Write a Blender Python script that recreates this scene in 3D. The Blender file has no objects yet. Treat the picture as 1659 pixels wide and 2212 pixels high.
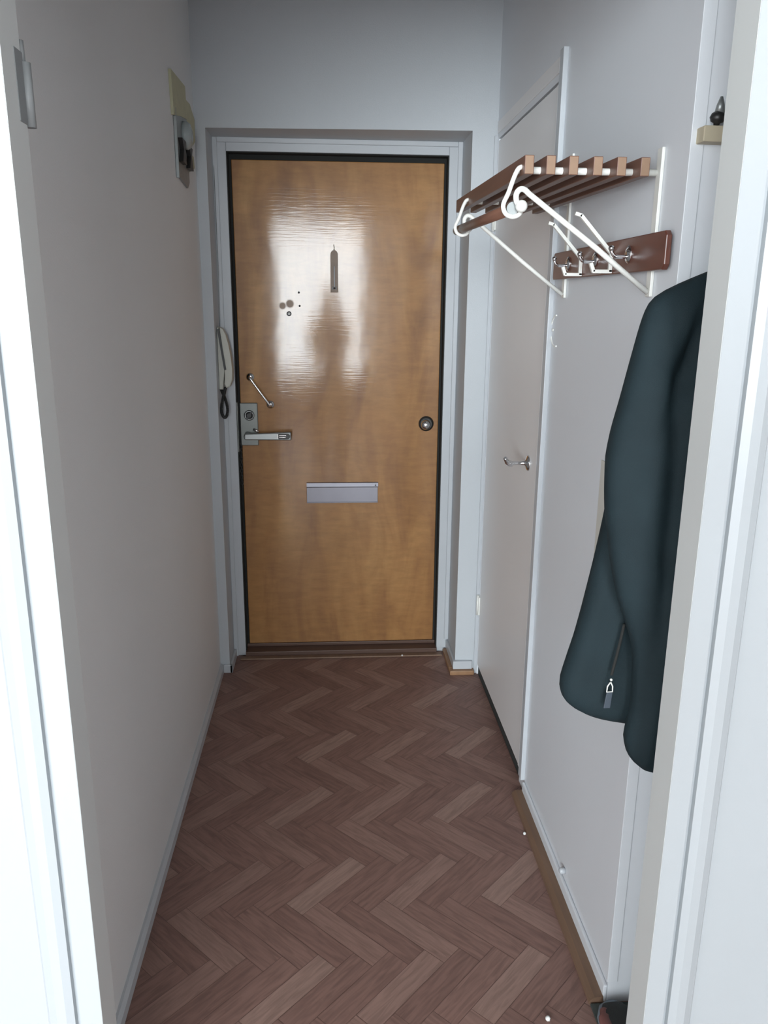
import bpy, bmesh, math, random
from mathutils import Vector, Matrix
S = bpy.context.scene
COL = S.collection

# ---------------------------------------------------------------- camera
F_PX = 1705.74
cam_d = bpy.data.cameras.new('camera')
cam = bpy.data.objects.new('camera', cam_d); COL.objects.link(cam); S.camera = cam
cam_d.sensor_fit = 'VERTICAL'; cam_d.sensor_height = 24.0
cam_d.lens = F_PX * 24.0 / 2212.0
cam_d.clip_start = 0.02
def vec(x, y): return Vector((x - 829.5, y - 1106.0, F_PX))
Yc = vec(711, 650).normalized(); Dc = vec(778, 7500).normalized()
Zc = -Dc; Xc = Yc.cross(Zc).normalized(); Zc = Xc.cross(Yc)
# columns: camera axes (right, up, back) in world coordinates
R = Matrix(((Xc.x, -Xc.y, -Xc.z), (Yc.x, -Yc.y, -Yc.z), (Zc.x, -Zc.y, -Zc.z)))
cam.matrix_world = Matrix.Translation((0, 0, 1.49)) @ R.to_4x4()

# ---------------------------------------------------------------- world and light
S.view_settings.view_transform = 'Standard'; S.view_settings.look = 'None'
S.view_settings.gamma = 1.0; S.view_settings.use_curve_mapping = False
S.view_settings.exposure = 0.25
w = bpy.data.worlds.new('sky'); S.world = w; w.use_nodes = True
w.node_tree.nodes['Background'].inputs[0].default_value = (0.80, 0.90, 1.0, 1)
w.node_tree.nodes['Background'].inputs[1].default_value = 2.0
def area(name, loc, rot, sx, sy, power, col):
    l = bpy.data.lights.new(name, 'AREA'); l.shape = 'RECTANGLE'; l.size = sx; l.size_y = sy
    l.energy = power; l.color = col
    o = bpy.data.objects.new(name, l); COL.objects.link(o); o.location = loc; o.rotation_euler = rot
    return o
WX0, WX1, WZ0, WZ1, WY = -2.9, 0.50, 0.50, 2.50, -4.4          # the room's window, behind the photographer
area('window_daylight', ((WX0+WX1)/2, WY-0.12, (WZ0+WZ1)/2), (math.radians(90), 0, 0), WX1-WX0, WZ1-WZ0, 520, (0.90, 0.97, 1.0))

# ---------------------------------------------------------------- materials
def mat(name, col, rough=0.6, metal=0.0, bump=0.0, bscale=200, var=0.0, vscale=3, coat=0.0, emit=None, stretch=None, spec=0.5):
    m = bpy.data.materials.new(name); m.use_nodes = True
    nt = m.node_tree; b = nt.nodes['Principled BSDF']
    b.inputs['Base Color'].default_value = (*col, 1)
    b.inputs['Roughness'].default_value = rough; b.inputs['Metallic'].default_value = metal
    b.inputs['Specular IOR Level'].default_value = spec
    if coat: b.inputs['Coat Weight'].default_value = coat; b.inputs['Coat Roughness'].default_value = 0.12
    tc = nt.nodes.new('ShaderNodeTexCoord')
    src = tc.outputs['Object']
    if stretch:
        mp = nt.nodes.new('ShaderNodeMapping'); mp.inputs['Scale'].default_value = stretch
        nt.links.new(src, mp.inputs[0]); src = mp.outputs[0]
    if var > 0:
        n = nt.nodes.new('ShaderNodeTexNoise'); n.inputs['Scale'].default_value = vscale; n.inputs['Detail'].default_value = 4
        nt.links.new(src, n.inputs['Vector'])
        mx = nt.nodes.new('ShaderNodeMix'); mx.data_type = 'RGBA'
        mx.inputs[6].default_value = (*[c*(1-var) for c in col], 1); mx.inputs[7].default_value = (*[min(1, c*(1+var)) for c in col], 1)
        nt.links.new(n.outputs[0], mx.inputs[0]); nt.links.new(mx.outputs[2], b.inputs['Base Color'])
    if bump > 0:
        n2 = nt.nodes.new('ShaderNodeTexNoise'); n2.inputs['Scale'].default_value = bscale; n2.inputs['Detail'].default_value = 3
        nt.links.new(src, n2.inputs['Vector'])
        bp = nt.nodes.new('ShaderNodeBump'); bp.inputs['Strength'].default_value = bump; bp.inputs['Distance'].default_value = 0.002
        nt.links.new(n2.outputs[0], bp.inputs['Height']); nt.links.new(bp.outputs[0], b.inputs['Normal'])
    return m
M = {}
M['wall'] = mat('white_wall_paint', (0.765, 0.77, 0.77), 0.55, bump=0.25, bscale=260, var=0.03, vscale=2.5)
M['panel'] = mat('cool_white_panel', (0.755, 0.785, 0.825), 0.42, bump=0.08, bscale=120, var=0.03, vscale=2)
M['cup'] = mat('warm_white_door_paint', (0.84, 0.83, 0.83), 0.35, bump=0.06, bscale=90, var=0.03, vscale=2)
M['hinge'] = mat('painted_hinge', (0.20, 0.21, 0.215), 0.5)
M['front'] = mat('darkened_wall_paint', (0.51, 0.54, 0.57), 0.55, bump=0.25, bscale=260, var=0.03, vscale=2.5)  # same wall paint, darker and bluer: far wall's light balance put into the colour
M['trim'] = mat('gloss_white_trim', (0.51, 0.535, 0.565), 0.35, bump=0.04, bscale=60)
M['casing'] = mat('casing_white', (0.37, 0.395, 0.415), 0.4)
M['ceil'] = mat('ceiling_white', (0.68, 0.68, 0.67), 0.8)
M['dark'] = mat('dark_seal', (0.028, 0.029, 0.028), 0.9, spec=0.2)
M['thresh'] = mat('dark_threshold_wood', (0.10, 0.055, 0.04), 0.45, var=0.3, vscale=30, stretch=(0.2, 3, 3))
M['strip'] = mat('oak_strip', (0.30, 0.17, 0.09), 0.45, var=0.25, vscale=25, stretch=(2, 0.2, 2))
M['lining'] = mat('brightened_white_lining', (0.57, 0.59, 0.585), 0.45, bump=0.05, bscale=60)  # warmer white than the casing, lightened to put jamb light into the colour
M['strip_dark'] = mat('dark_floor_strip', (0.19, 0.115, 0.075), 0.55, var=0.25, vscale=25, stretch=(2, 0.2, 2))  # strip wood in a darker brown than the pillar strip
M['void'] = mat('dark_void', (0.03, 0.035, 0.035), 0.8)
M['white_metal'] = mat('white_lacquered_steel', (0.80, 0.80, 0.76), 0.35)
M['slat'] = mat('teak_slat', (0.16, 0.075, 0.05), 0.42, var=0.35, vscale=40, stretch=(3, 0.15, 3), bump=0.1, bscale=60)
M['slat_end'] = mat('pale_end_grain', (0.27, 0.17, 0.11), 0.6, var=0.15, vscale=80)
M['hookwood'] = mat('red_brown_board', (0.13, 0.045, 0.03), 0.3, var=0.4, vscale=18, stretch=(2, 0.5, 3))
M['chrome'] = mat('chrome', (0.75, 0.76, 0.78), 0.12, 1.0)
M['satin'] = mat('satin_steel', (0.26, 0.27, 0.27), 0.38, 0.9)
M['alu'] = mat('brushed_aluminium', (0.27, 0.265, 0.30), 0.45, 0.7, var=0.12, vscale=8)
M['lockgrey'] = mat('grey_lock_plate', (0.20, 0.21, 0.20), 0.42, 0.5)
M['black'] = mat('black_plastic', (0.02, 0.02, 0.02), 0.4)
M['cream'] = mat('aged_cream_plastic', (0.52, 0.52, 0.46), 0.4)
M['tape'] = mat('yellowed_paper', (0.50, 0.49, 0.34), 0.8, var=0.12, vscale=30)
M['steel'] = mat('dull_zinc', (0.30, 0.32, 0.32), 0.4, 0.6, var=0.2, vscale=30)
M['clear'] = mat('clear_plastic', (0.34, 0.38, 0.38), 0.1)
M['therm'] = mat('thermometer_wood', (0.20, 0.14, 0.10), 0.5, var=0.2, vscale=60)
M['coat'] = mat('dark_teal_cloth', (0.0125, 0.0245, 0.0300), 0.75, bump=0.35, bscale=900, var=0.25, vscale=14, spec=0.25)
M['zip'] = mat('blue_grey_tab', (0.055, 0.07, 0.09), 0.5)
M['pine'] = mat('pale_pine', (0.50, 0.44, 0.32), 0.6, var=0.1, vscale=30)
M['mat'] = mat('dark_grey_mat', (0.055, 0.065, 0.06), 0.95, bump=1.0, bscale=250, var=0.3, vscale=60)
M['rub'] = mat('black_shoe_fabric', (0.025, 0.028, 0.028), 0.8, bump=0.5, bscale=300)
M['pink'] = mat('faded_red_fabric', (0.22, 0.09, 0.08), 0.7)
M['bluegrey'] = mat('blue_grey_rubber', (0.20, 0.24, 0.28), 0.7)
M['chip'] = mat('white_chip', (0.75, 0.76, 0.74), 0.6)
M['patch'] = mat('cream_patch', (0.62, 0.61, 0.56), 0.5)

# birch veneer, lacquered
def door_mat():
    m = bpy.data.materials.new('lacquered_birch'); m.use_nodes = True; nt = m.node_tree; b = nt.nodes['Principled BSDF']
    tc = nt.nodes.new('ShaderNodeTexCoord')
    def noise(scale, st, det=5, rough=0.55, dist=0.0):
        mp = nt.nodes.new('ShaderNodeMapping'); mp.inputs['Scale'].default_value = st; nt.links.new(tc.outputs['Object'], mp.inputs[0])
        n = nt.nodes.new('ShaderNodeTexNoise'); n.inputs['Scale'].default_value = scale; n.inputs['Detail'].default_value = det
        n.inputs['Roughness'].default_value = rough; n.inputs['Distortion'].default_value = dist
        nt.links.new(mp.outputs[0], n.inputs['Vector']); return n
    n1 = noise(5.0, (1.6, 1, 0.45), 4, 0.5, 1.2)
    r1 = nt.nodes.new('ShaderNodeValToRGB'); nt.links.new(n1.outputs[0], r1.inputs[0])
    e = r1.color_ramp.elements
    e[0].position = 0.25; e[0].color = (0.240, 0.108, 0.038, 1)
    e[1].position = 0.75; e[1].color = (0.440, 0.230, 0.078, 1)
    k = e.new(0.5); k.color = (0.345, 0.165, 0.054, 1)
    n2 = noise(60, (0.25, 1, 1.0), 4, 0.6)
    r2 = nt.nodes.new('ShaderNodeValToRGB'); nt.links.new(n2.outputs[0], r2.inputs[0])
    r2.color_ramp.elements[0].position = 0.3; r2.color_ramp.elements[0].color = (0.86, 0.86, 0.86, 1)
    r2.color_ramp.elements[1].position = 0.7; r2.color_ramp.elements[1].color = (1.08, 1.08, 1.08, 1)
    mx = nt.nodes.new('ShaderNodeMix'); mx.data_type = 'RGBA'; mx.blend_type = 'MULTIPLY'; mx.inputs[0].default_value = 1
    nt.links.new(r1.outputs[0], mx.inputs[6]); nt.links.new(r2.outputs[0], mx.inputs[7])
    # two worn spots near the peephole (marks of a removed fitting)
    prev = mx.outputs[2]; cw = None
    for cx, cz, r in ((-0.183, 1.470, 0.013), (-0.154, 1.478, 0.015)):
        vm = nt.nodes.new('ShaderNodeVectorMath'); vm.operation = 'DISTANCE'; vm.inputs[1].default_value = (cx, 3.225, cz)
        nt.links.new(tc.outputs['Object'], vm.inputs[0])
        mr = nt.nodes.new('ShaderNodeMapRange'); mr.inputs[1].default_value = r*1.25; mr.inputs[2].default_value = r*0.8
        mr.inputs[3].default_value = 0; mr.inputs[4].default_value = 0.75
        nt.links.new(vm.outputs['Value'], mr.inputs[0])
        m2 = nt.nodes.new('ShaderNodeMix'); m2.data_type = 'RGBA'; m2.inputs[7].default_value = (0.17, 0.10, 0.055, 1)
        nt.links.new(mr.outputs[0], m2.inputs[0]); nt.links.new(prev, m2.inputs[6]); prev = m2.outputs[2]
        ml = nt.nodes.new('ShaderNodeMath'); ml.operation = 'MULTIPLY_ADD'; ml.inputs[1].default_value = -1.2; ml.inputs[2].default_value = 1.0
        nt.links.new(mr.outputs[0], ml.inputs[0])
        if cw is None: cw = ml.outputs[0]
        else:
            mm = nt.nodes.new('ShaderNodeMath'); mm.operation = 'MULTIPLY'; nt.links.new(cw, mm.inputs[0]); nt.links.new(ml.outputs[0], mm.inputs[1]); cw = mm.outputs[0]
    nt.links.new(prev, b.inputs['Base Color']); nt.links.new(cw, b.inputs['Coat Weight'])
    b.inputs['Roughness'].default_value = 0.45; b.inputs['Specular IOR Level'].default_value = 0.3
    b.inputs['Coat Roughness'].default_value = 0.09; b.inputs['Coat IOR'].default_value = 1.37
    n3 = noise(160, (0.06, 1, 1.0), 3, 0.5)
    n4 = noise(7, (1, 1, 0.5), 2, 0.5)
    ad = nt.nodes.new('ShaderNodeMath'); ad.operation = 'MULTIPLY_ADD'; ad.inputs[1].default_value = 5.0
    nt.links.new(n4.outputs[0], ad.inputs[0]); nt.links.new(n3.outputs[0], ad.inputs[2])
    bp = nt.nodes.new('ShaderNodeBump'); bp.inputs['Strength'].default_value = 0.25; bp.inputs['Distance'].default_value = 0.0006
    nt.links.new(ad.outputs[0], bp.inputs['Height']); nt.links.new(bp.outputs[0], b.inputs['Coat Normal'])
    return m
M['birch'] = door_mat()

def floor_mat():
    m = bpy.data.materials.new('herringbone_floor'); m.use_nodes = True; nt = m.node_tree; b = nt.nodes['Principled BSDF']
    uv = nt.nodes.new('ShaderNodeUVMap'); uv.uv_map = 'plank'
    at = nt.nodes.new('ShaderNodeAttribute'); at.attribute_name = 'tone'
    mp = nt.nodes.new('ShaderNodeMapping'); mp.inputs['Scale'].default_value = (1.0, 9.0, 1.0); nt.links.new(uv.outputs[0], mp.inputs[0])
    n = nt.nodes.new('ShaderNodeTexNoise'); n.inputs['Scale'].default_value = 12; n.inputs['Detail'].default_value = 6; n.inputs['Distortion'].default_value = 0.8
    nt.links.new(mp.outputs[0], n.inputs['Vector'])
    r = nt.nodes.new('ShaderNodeValToRGB'); nt.links.new(at.outputs['Fac'], r.inputs[0])
    e = r.color_ramp.elements
    e[0].position = 0; e[0].color = (0.198, 0.112, 0.094, 1); e[1].position = 1; e[1].color = (0.315, 0.203, 0.168, 1)
    k = e.new(0.5); k.color = (0.258, 0.152, 0.126, 1)
    g = nt.nodes.new('ShaderNodeValToRGB'); nt.links.new(n.outputs[0], g.inputs[0])
    g.color_ramp.elements[0].position = 0.33; g.color_ramp.elements[0].color = (0.70, 0.70, 0.70, 1)
    g.color_ramp.elements[1].position = 0.62; g.color_ramp.elements[1].color = (1.1, 1.1, 1.1, 1)
    mx = nt.nodes.new('ShaderNodeMix'); mx.data_type = 'RGBA'; mx.blend_type = 'MULTIPLY'; mx.inputs[0].default_value = 0.75
    nt.links.new(r.outputs[0], mx.inputs[6]); nt.links.new(g.outputs[0], mx.inputs[7])
    # dark line along plank edges, from the plank coordinate (V runs 0..w across)
    nt.links.new(mx.outputs[2], b.inputs['Base Color'])
    b.inputs['Roughness'].default_value = 0.5; b.inputs['Specular IOR Level'].default_value = 0.35
    bp = nt.nodes.new('ShaderNodeBump'); bp.inputs['Strength'].default_value = 0.12; bp.inputs['Distance'].default_value = 0.001
    nt.links.new(n.outputs[0], bp.inputs['Height']); nt.links.new(bp.outputs[0], b.inputs['Normal'])
    return m
M['floor'] = floor_mat()

# ---------------------------------------------------------------- mesh helpers
class MB:
    def __init__(s): s.bm = bmesh.new()
    def box(s, x0, x1, y0, y1, z0, z1, bev=0.0, mi=0):
        vs = [s.bm.verts.new(p) for p in ((x0,y0,z0),(x1,y0,z0),(x1,y1,z0),(x0,y1,z0),(x0,y0,z1),(x1,y0,z1),(x1,y1,z1),(x0,y1,z1))]
        fs = [s.bm.faces.new([vs[i] for i in f]) for f in ((3,2,1,0),(4,5,6,7),(0,1,5,4),(1,2,6,5),(2,3,7,6),(3,0,4,7))]
        for f in fs: f.material_index = mi
        if bev > 0:
            es = {e for f in fs for e in f.edges}
            bmesh.ops.bevel(s.bm, geom=list(es), offset=bev, segments=2, affect='EDGES', profile=0.5)
        return s
    def hexa(s, pts, bev=0.0):
        vs = [s.bm.verts.new(p) for p in pts]
        fs = [s.bm.faces.new([vs[i] for i in f]) for f in ((3,2,1,0),(4,5,6,7),(0,1,5,4),(1,2,6,5),(2,3,7,6),(3,0,4,7))]
        if bev > 0:
            bmesh.ops.bevel(s.bm, geom=list({e for f in fs for e in f.edges}), offset=bev, segments=2, affect='EDGES', profile=0.5)
        return s
    def tube(s, pts, r, n=12, closed=False, flat=None):
        pts = [Vector(p) for p in pts]; rings = []
        rs = r if isinstance(r, (list, tuple)) else [r]*len(pts)
        N = len(pts); up = None
        for i, p in enumerate(pts):
            if closed: t = (pts[(i+1) % N] - pts[i-1])
            else: t = (pts[min(i+1, N-1)] - pts[max(i-1, 0)])
            t.normalize()
            if up is None:
                up = Vector((0,0,1)) if abs(t.z) < 0.9 else Vector((0,1,0))
            u = (up - t*up.dot(t)).normalized(); v = t.cross(u); up = u
            rings.append([s.bm.verts.new(p + (u*math.cos(2*math.pi*k/n) + v*math.sin(2*math.pi*k/n))*rs[i]) for k in range(n)])
        for i in range(N if closed else N-1):
            a, b = rings[i], rings[(i+1) % N]
            for k in range(n): f = s.bm.faces.new((a[k], a[(k+1)%n], b[(k+1)%n], b[k])); f.smooth = True
        if not closed:
            s.bm.faces.new(rings[0][::-1]); s.bm.faces.new(rings[-1])
        return s
    def lathe(s, c, axis, prof, n=28):
        """prof: list of (distance along axis, radius)"""
        c = Vector(c); a = Vector(axis).normalized()
        u = a.orthogonal().normalized(); v = a.cross(u); rings = []
        for d, r in prof:
            rings.append([s.bm.verts.new(c + a*d + (u*math.cos(2*math.pi*k/n) + v*math.sin(2*math.pi*k/n))*max(r, 1e-5)) for k in range(n)])
        for A, B in zip(rings, rings[1:]):
            for k in range(n): f = s.bm.faces.new((A[k], A[(k+1)%n], B[(k+1)%n], B[k])); f.smooth = True
        s.bm.faces.new(rings[0][::-1]); s.bm.faces.new(rings[-1])
        return s
    def ball(s, c, r, n=16):
        m = Matrix.Translation(c) @ Matrix.Scale(r, 4)
        g = bmesh.ops.create_uvsphere(s.bm, u_segments=n*2, v_segments=n, radius=1.0, matrix=m)
        for v in g['verts']:
            for f in v.link_faces: f.smooth = True
        return s
    def prism(s, poly, axis, a0, a1, bev=0.0):
        """extrude a 2-D polygon along an axis; poly in the two other axes, in order"""
        def P(p, a):
            if axis == 'x': return (a, p[0], p[1])
            if axis == 'y': return (p[0], a, p[1])
            return (p[0], p[1], a)
        A = [s.bm.verts.new(P(p, a0)) for p in poly]; B = [s.bm.verts.new(P(p, a1)) for p in poly]; n = len(poly)
        fs = [s.bm.faces.new(A), s.bm.faces.new(B[::-1])]
        for k in range(n): fs.append(s.bm.faces.new((A[k], B[k], B[(k+1)%n], A[(k+1)%n])))
        if bev > 0:
            bmesh.ops.bevel(s.bm, geom=list({e for f in fs[:2] for e in f.edges}), offset=bev, segments=2, affect='EDGES', profile=0.5)
        return s
    def build(s, name, m, parent=None, mods=None):
        bmesh.ops.recalc_face_normals(s.bm, faces=s.bm.faces)
        me = bpy.data.meshes.new(name); s.bm.to_mesh(me); s.bm.free()
        for mm in (m if isinstance(m, (list, tuple)) else [m]): me.materials.append(mm)
        o = bpy.data.objects.new(name, me); COL.objects.link(o)
        if parent is not None:
            o.parent = parent; o.matrix_parent_inverse = Matrix.Translation(parent_world(parent)).inverted()
        return o
def parent_world(o): return Vector(PW.get(o.name, (0, 0, 0)))
PW = {}
def thing(name, label, cat, loc=(0,0,0), group=None):
    o = bpy.data.objects.new(name, None); COL.objects.link(o); o.location = loc; o.empty_display_size = 0.05
    PW[o.name] = loc
    o['label'] = label; o['category'] = cat
    if group: o['group'] = group
    return o
def tag(o, label, cat, group=None):
    o['label'] = label; o['category'] = cat
    if group: o['group'] = group
    return o
def struct(o, label=None, cat=None):
    o['kind'] = 'structure'
    if label: o['label'] = label
    if cat: o['category'] = cat
    return o
def smooth_path(ctrl, per=8):
    """Catmull-Rom through control points"""
    c = [Vector(p) for p in ctrl]; out = []
    for i in range(len(c)-1):
        p0 = c[max(i-1,0)]; p1 = c[i]; p2 = c[i+1]; p3 = c[min(i+2,len(c)-1)]
        for k in range(per):
            t = k/per
            out.append(0.5*((2*p1)+(-p0+p2)*t+(2*p0-5*p1+4*p2-p3)*t*t+(-p0+3*p1-3*p2+p3)*t**3))
    out.append(c[-1]); return out

# ---------------------------------------------------------------- room constants
XL, XR = -0.462, 0.595
YF = 3.185                    # front of the entrance-door frame
YD = 3.225                    # face of the door leaf
YJ0, YJ1 = 0.97, 1.03         # near doorway wall
H = 2.62
def yw(x): return 3.030 - 0.052*(x - XL)     # far wall surface, a touch out of square

# ---------------------------------------------------------------- floor: one slab of herringbone planks
def floor():
    bm = bmesh.new(); uvl = bm.loops.layers.uv.new('plank')
    W = 0.0593; L = 0.2378; q = 1/math.sqrt(2)
    u = Vector((q, q)); v = Vector((q, -q)); P0 = Vector((-0.125, 1.705)); s = W*math.sqrt(2); T = L*math.sqrt(2)
    rnd = random.Random(5); tones = {}
    for j in range(2):
        for i in range(6):
            for k in 'UD': tones[(i, j, k)] = rnd.uniform(0.20, 0.46)
    tones.update({(0,0,'U'):0.98, (0,0,'D'):0.66, (2,0,'D'):0.72, (3,0,'U'):0.76, (1,0,'U'):0.30, (5,1,'U'):0.95, (2,1,'U'):0.74, (5,0,'D'):0.22,
                  (1,1,'D'):0.60, (4,1,'D'):0.62, (3,1,'U'):0.2, (0,1,'U'):0.32, (1,0,'D'):0.28, (4,0,'U'):0.25})
    rects = [(XL-0.005, 0.545+0.055, YJ0-0.0, 3.2), (0.60, 1.0, YJ1, 1.37), (-3.2, 3.2, WY, YJ0)]
    def clip(poly, rc):
        for ax, val, sg in ((0, rc[0], 1), (0, rc[1], -1), (1, rc[2], 1), (1, rc[3], -1)):
            out = []
            for a, b in zip(poly, poly[1:]+poly[:1]):
                da = sg*(a[ax]-val); db = sg*(b[ax]-val)
                if da >= 0: out.append(a)
                if (da >= 0) != (db >= 0): out.append(a + (b-a)*(da/(da-db)))
            poly = out
            if len(poly) < 3: return []
        return poly
    data = []
    for rc in rects:
        for i in range(-80, 90):
            for j in range(-22, 8):
                P = P0 + Vector((i*s, j*T))
                for kind in 'UD':
                    if kind == 'U': o = P; a = u; b = v
                    else: o = P + v*W; a = v; b = u
                    # keep the plank order: (length, width) frame
                    g = 0.0005
                    quad = [o+a*g+b*g, o+a*(L-g)+b*g, o+a*(L-g)+b*(W-g), o+a*g+b*(W-g)]
                    if max(p.x for p in quad) < rc[0] or min(p.x for p in quad) > rc[1] or max(p.y for p in quad) < rc[2] or min(p.y for p in quad) > rc[3]: continue
                    pl = clip(quad, rc)
                    if len(pl) < 3: continue
                    f = bm.faces.new([bm.verts.new((p.x, p.y, 0.0)) for p in pl])
                    off = rnd.uniform(0, 9)
                    for lp, p in zip(f.loops, pl):
                        d = p - o; lp[uvl].uv = (d.dot(a) + off, d.dot(b) + off*0.37)
                    if f.normal.z < 0: f.normal_flip()
                    data.append(max(0, min(1, tones[(i % 6, j % 2, kind)] + rnd.uniform(-0.05, 0.05))))
    n = len(data)
    # dark slab just below shows in the joints
    for rc in [(XL-0.02, 0.66, YJ0, 3.4), (0.66, 1.0, YJ1, 1.37), (-3.2, 3.2, WY, YJ0)]:
        x0, x1, y0, y1 = rc; z0, z1 = -0.05, -0.0006
        vs = [bm.verts.new(p) for p in ((x0,y0,z0),(x1,y0,z0),(x1,y1,z0),(x0,y1,z0),(x0,y0,z1),(x1,y0,z1),(x1,y1,z1),(x0,y1,z1))]
        for fi in ((3,2,1,0),(4,5,6,7),(0,1,5,4),(1,2,6,5),(2,3,7,6),(3,0,4,7)):
            f = bm.faces.new([vs[k] for k in fi]); f.material_index = 1
    me = bpy.data.meshes.new('floor'); bm.to_mesh(me); bm.free()
    at = me.attributes.new('tone', 'FLOAT', 'FACE')
    for k in range(len(me.polygons)): at.data[k].value = data[k] if k < n else 0.0
    me.materials.append(M['floor']); me.materials.append(M['thresh'])
    o = bpy.data.objects.new('floor', me); COL.objects.link(o)
    return struct(o, 'reddish brown herringbone patterned floor', 'floor')
floor()

# ---------------------------------------------------------------- shell
struct(MB().box(-3.3, 3.3, WY-0.1, 3.5, H, H+0.1).build('ceiling', M['ceil']))
struct(MB().box(XL-0.1, XL, YJ1, 3.5, 0, H).build('wall_left', M['wall']), 'plain off-white wall on the left side of the hall', 'wall')
# far wall with the deep opening for the entrance door
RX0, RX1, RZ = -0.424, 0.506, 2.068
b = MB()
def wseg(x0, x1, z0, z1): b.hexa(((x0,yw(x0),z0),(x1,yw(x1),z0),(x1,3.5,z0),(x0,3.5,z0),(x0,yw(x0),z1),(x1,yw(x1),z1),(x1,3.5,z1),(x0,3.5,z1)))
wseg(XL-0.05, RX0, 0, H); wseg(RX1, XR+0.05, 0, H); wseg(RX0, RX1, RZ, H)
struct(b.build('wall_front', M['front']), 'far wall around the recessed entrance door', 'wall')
struct(MB().box(RX0-0.02, RX1+0.02, 3.42, 3.5, 0, 2.2).build('wall_stairwell', M['void']))
# right wall: panel near, opening for the cupboard, plain above
CY0, CY1, CZ = 2.205, 2.957, 2.036
b = MB()
b.box(XR, XR+0.06, 1.368, CY0-0.003, 0, H); b.box(XR, XR+0.06, CY0-0.003, 3.0, CZ+0.004, H); b.box(XR, XR+0.06, CY1+0.003, 3.05, 0, CZ+0.004)
b.box(XR+0.06, 1.1, 1.368, 1.43, 0, H)
struct(b.build('wall_right', M['panel']), 'pale grey panelled wall on the right behind the rack', 'wall')
struct(MB().box(XR+0.022, XR+0.06, CY0-0.01, CY1+0.01, 0, CZ+0.02).build('wall_cupboard', M['void']))
struct(MB().box(1.0, 1.1, YJ1, 1.368, 0, H).build('wall_niche', M['panel']))
# doorway wall between hall and the room the picture was taken from
XJ0, XJ1, JZ = -0.349, 0.486, 2.045
b = MB()
b.box(-3.2, XJ0-0.016, YJ0+0.015, YJ1, 0, H); b.box(XJ1+0.016, 3.2, YJ0+0.015, YJ1, 0, H); b.box(XJ0-0.016, XJ1+0.016, YJ0+0.015, YJ1, JZ+0.016, H)
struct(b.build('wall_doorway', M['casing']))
# the room behind
struct(MB().box(-3.3, -3.2, WY, YJ1, 0, H).build('wall_room_left', M['wall']))
struct(MB().box(3.2, 3.3, WY, YJ1, 0, H).build('wall_room_right', M['wall']))
b = MB()
b.box(-3.3, WX0, WY-0.1, WY, 0, H); b.box(WX1, 3.3, WY-0.1, WY, 0, H); b.box(WX0, WX1, WY-0.1, WY, 0, WZ0); b.box(WX0, WX1, WY-0.1, WY, WZ1, H)
struct(b.build('wall_room_back', M['wall']))
b = MB()
for x in (WX0, -1.22, WX1-0.05): b.box(x, x+0.05, WY-0.08, WY-0.02, WZ0, WZ1, 0.004)
for z in (WZ0, WZ1-0.05): b.box(WX0+0.05, -1.22, WY-0.08, WY-0.02, z, z+0.05, 0.004); b.box(-1.17, WX1-0.05, WY-0.08, WY-0.02, z, z+0.05, 0.004)
struct(b.build('window_1', M['trim']))

# doorway lining with casing, one object per side of the opening
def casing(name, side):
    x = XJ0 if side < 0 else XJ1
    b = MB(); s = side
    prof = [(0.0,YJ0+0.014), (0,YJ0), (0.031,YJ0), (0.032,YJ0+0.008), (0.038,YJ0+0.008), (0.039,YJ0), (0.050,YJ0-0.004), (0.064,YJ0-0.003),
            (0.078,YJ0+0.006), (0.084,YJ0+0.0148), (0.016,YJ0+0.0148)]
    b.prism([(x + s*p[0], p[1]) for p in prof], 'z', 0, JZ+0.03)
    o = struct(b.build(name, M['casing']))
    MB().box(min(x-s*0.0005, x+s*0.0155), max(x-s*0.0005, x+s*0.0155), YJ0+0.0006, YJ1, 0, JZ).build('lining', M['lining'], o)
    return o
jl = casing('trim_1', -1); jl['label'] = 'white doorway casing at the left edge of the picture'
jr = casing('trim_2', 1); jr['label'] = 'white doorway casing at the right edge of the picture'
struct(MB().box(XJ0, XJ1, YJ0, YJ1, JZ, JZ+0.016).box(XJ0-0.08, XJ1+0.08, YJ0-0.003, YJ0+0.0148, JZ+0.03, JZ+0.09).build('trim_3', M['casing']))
# hinge half left on the hall side of the left jamb
hg = MB(); hg.box(XJ0-0.004, XJ0+0.0015, YJ1-0.022, YJ1+0.006, 1.685, 1.762, 0.001)
hg.tube([(XJ0+0.003, YJ1+0.006, 1.683), (XJ0+0.003, YJ1+0.006, 1.752)], 0.0058, 14)
hg.tube([(XJ0-0.001, YJ1+0.006, 1.752), (XJ0-0.001, YJ1+0.006, 1.775)], [0.0045, 0.004], 12)
hg.build('hinge', M['hinge'], jl)

# ---------------------------------------------------------------- skirting
b = MB(); b.prism([(XL, 0), (XL+0.013, 0), (XL+0.013, 0.028), (XL+0.006, 0.038), (XL, 0.038)], 'y', YJ1, yw(XL)-0.001)
struct(b.build('baseboard_left', M['trim']), 'low white skirting along the left wall', 'skirting')
b = MB()
b.box(XL+0.013, RX0+0.012, yw(XL)-0.012, yw(XL), 0, 0.036, 0.003); b.box(RX0, RX0+0.012, yw(XL)-0.012, YF-0.006, 0, 0.036, 0.003)
struct(b.build('baseboard_front_left', M['trim']))
b = MB(); b.box(RX1-0.010, XR-0.02, yw(RX1)-0.018, yw(RX1)-0.001, 0.021, 0.056, 0.002); b.box(RX1-0.010, RX1, yw(RX1)-0.001, YF, 0.021, 0.056, 0.002)
struct(b.build('baseboard_front_right', M['trim']), 'short white skirting on the pillar right of the door', 'skirting')
b = MB(); b.box(RX1-0.024, XR-0.012, yw(RX1)-0.032, yw(RX1), 0, 0.020, 0.004); b.box(RX1-0.024, RX1, yw(RX1)+0.001, YF-0.01, 0, 0.020, 0.004)
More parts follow.
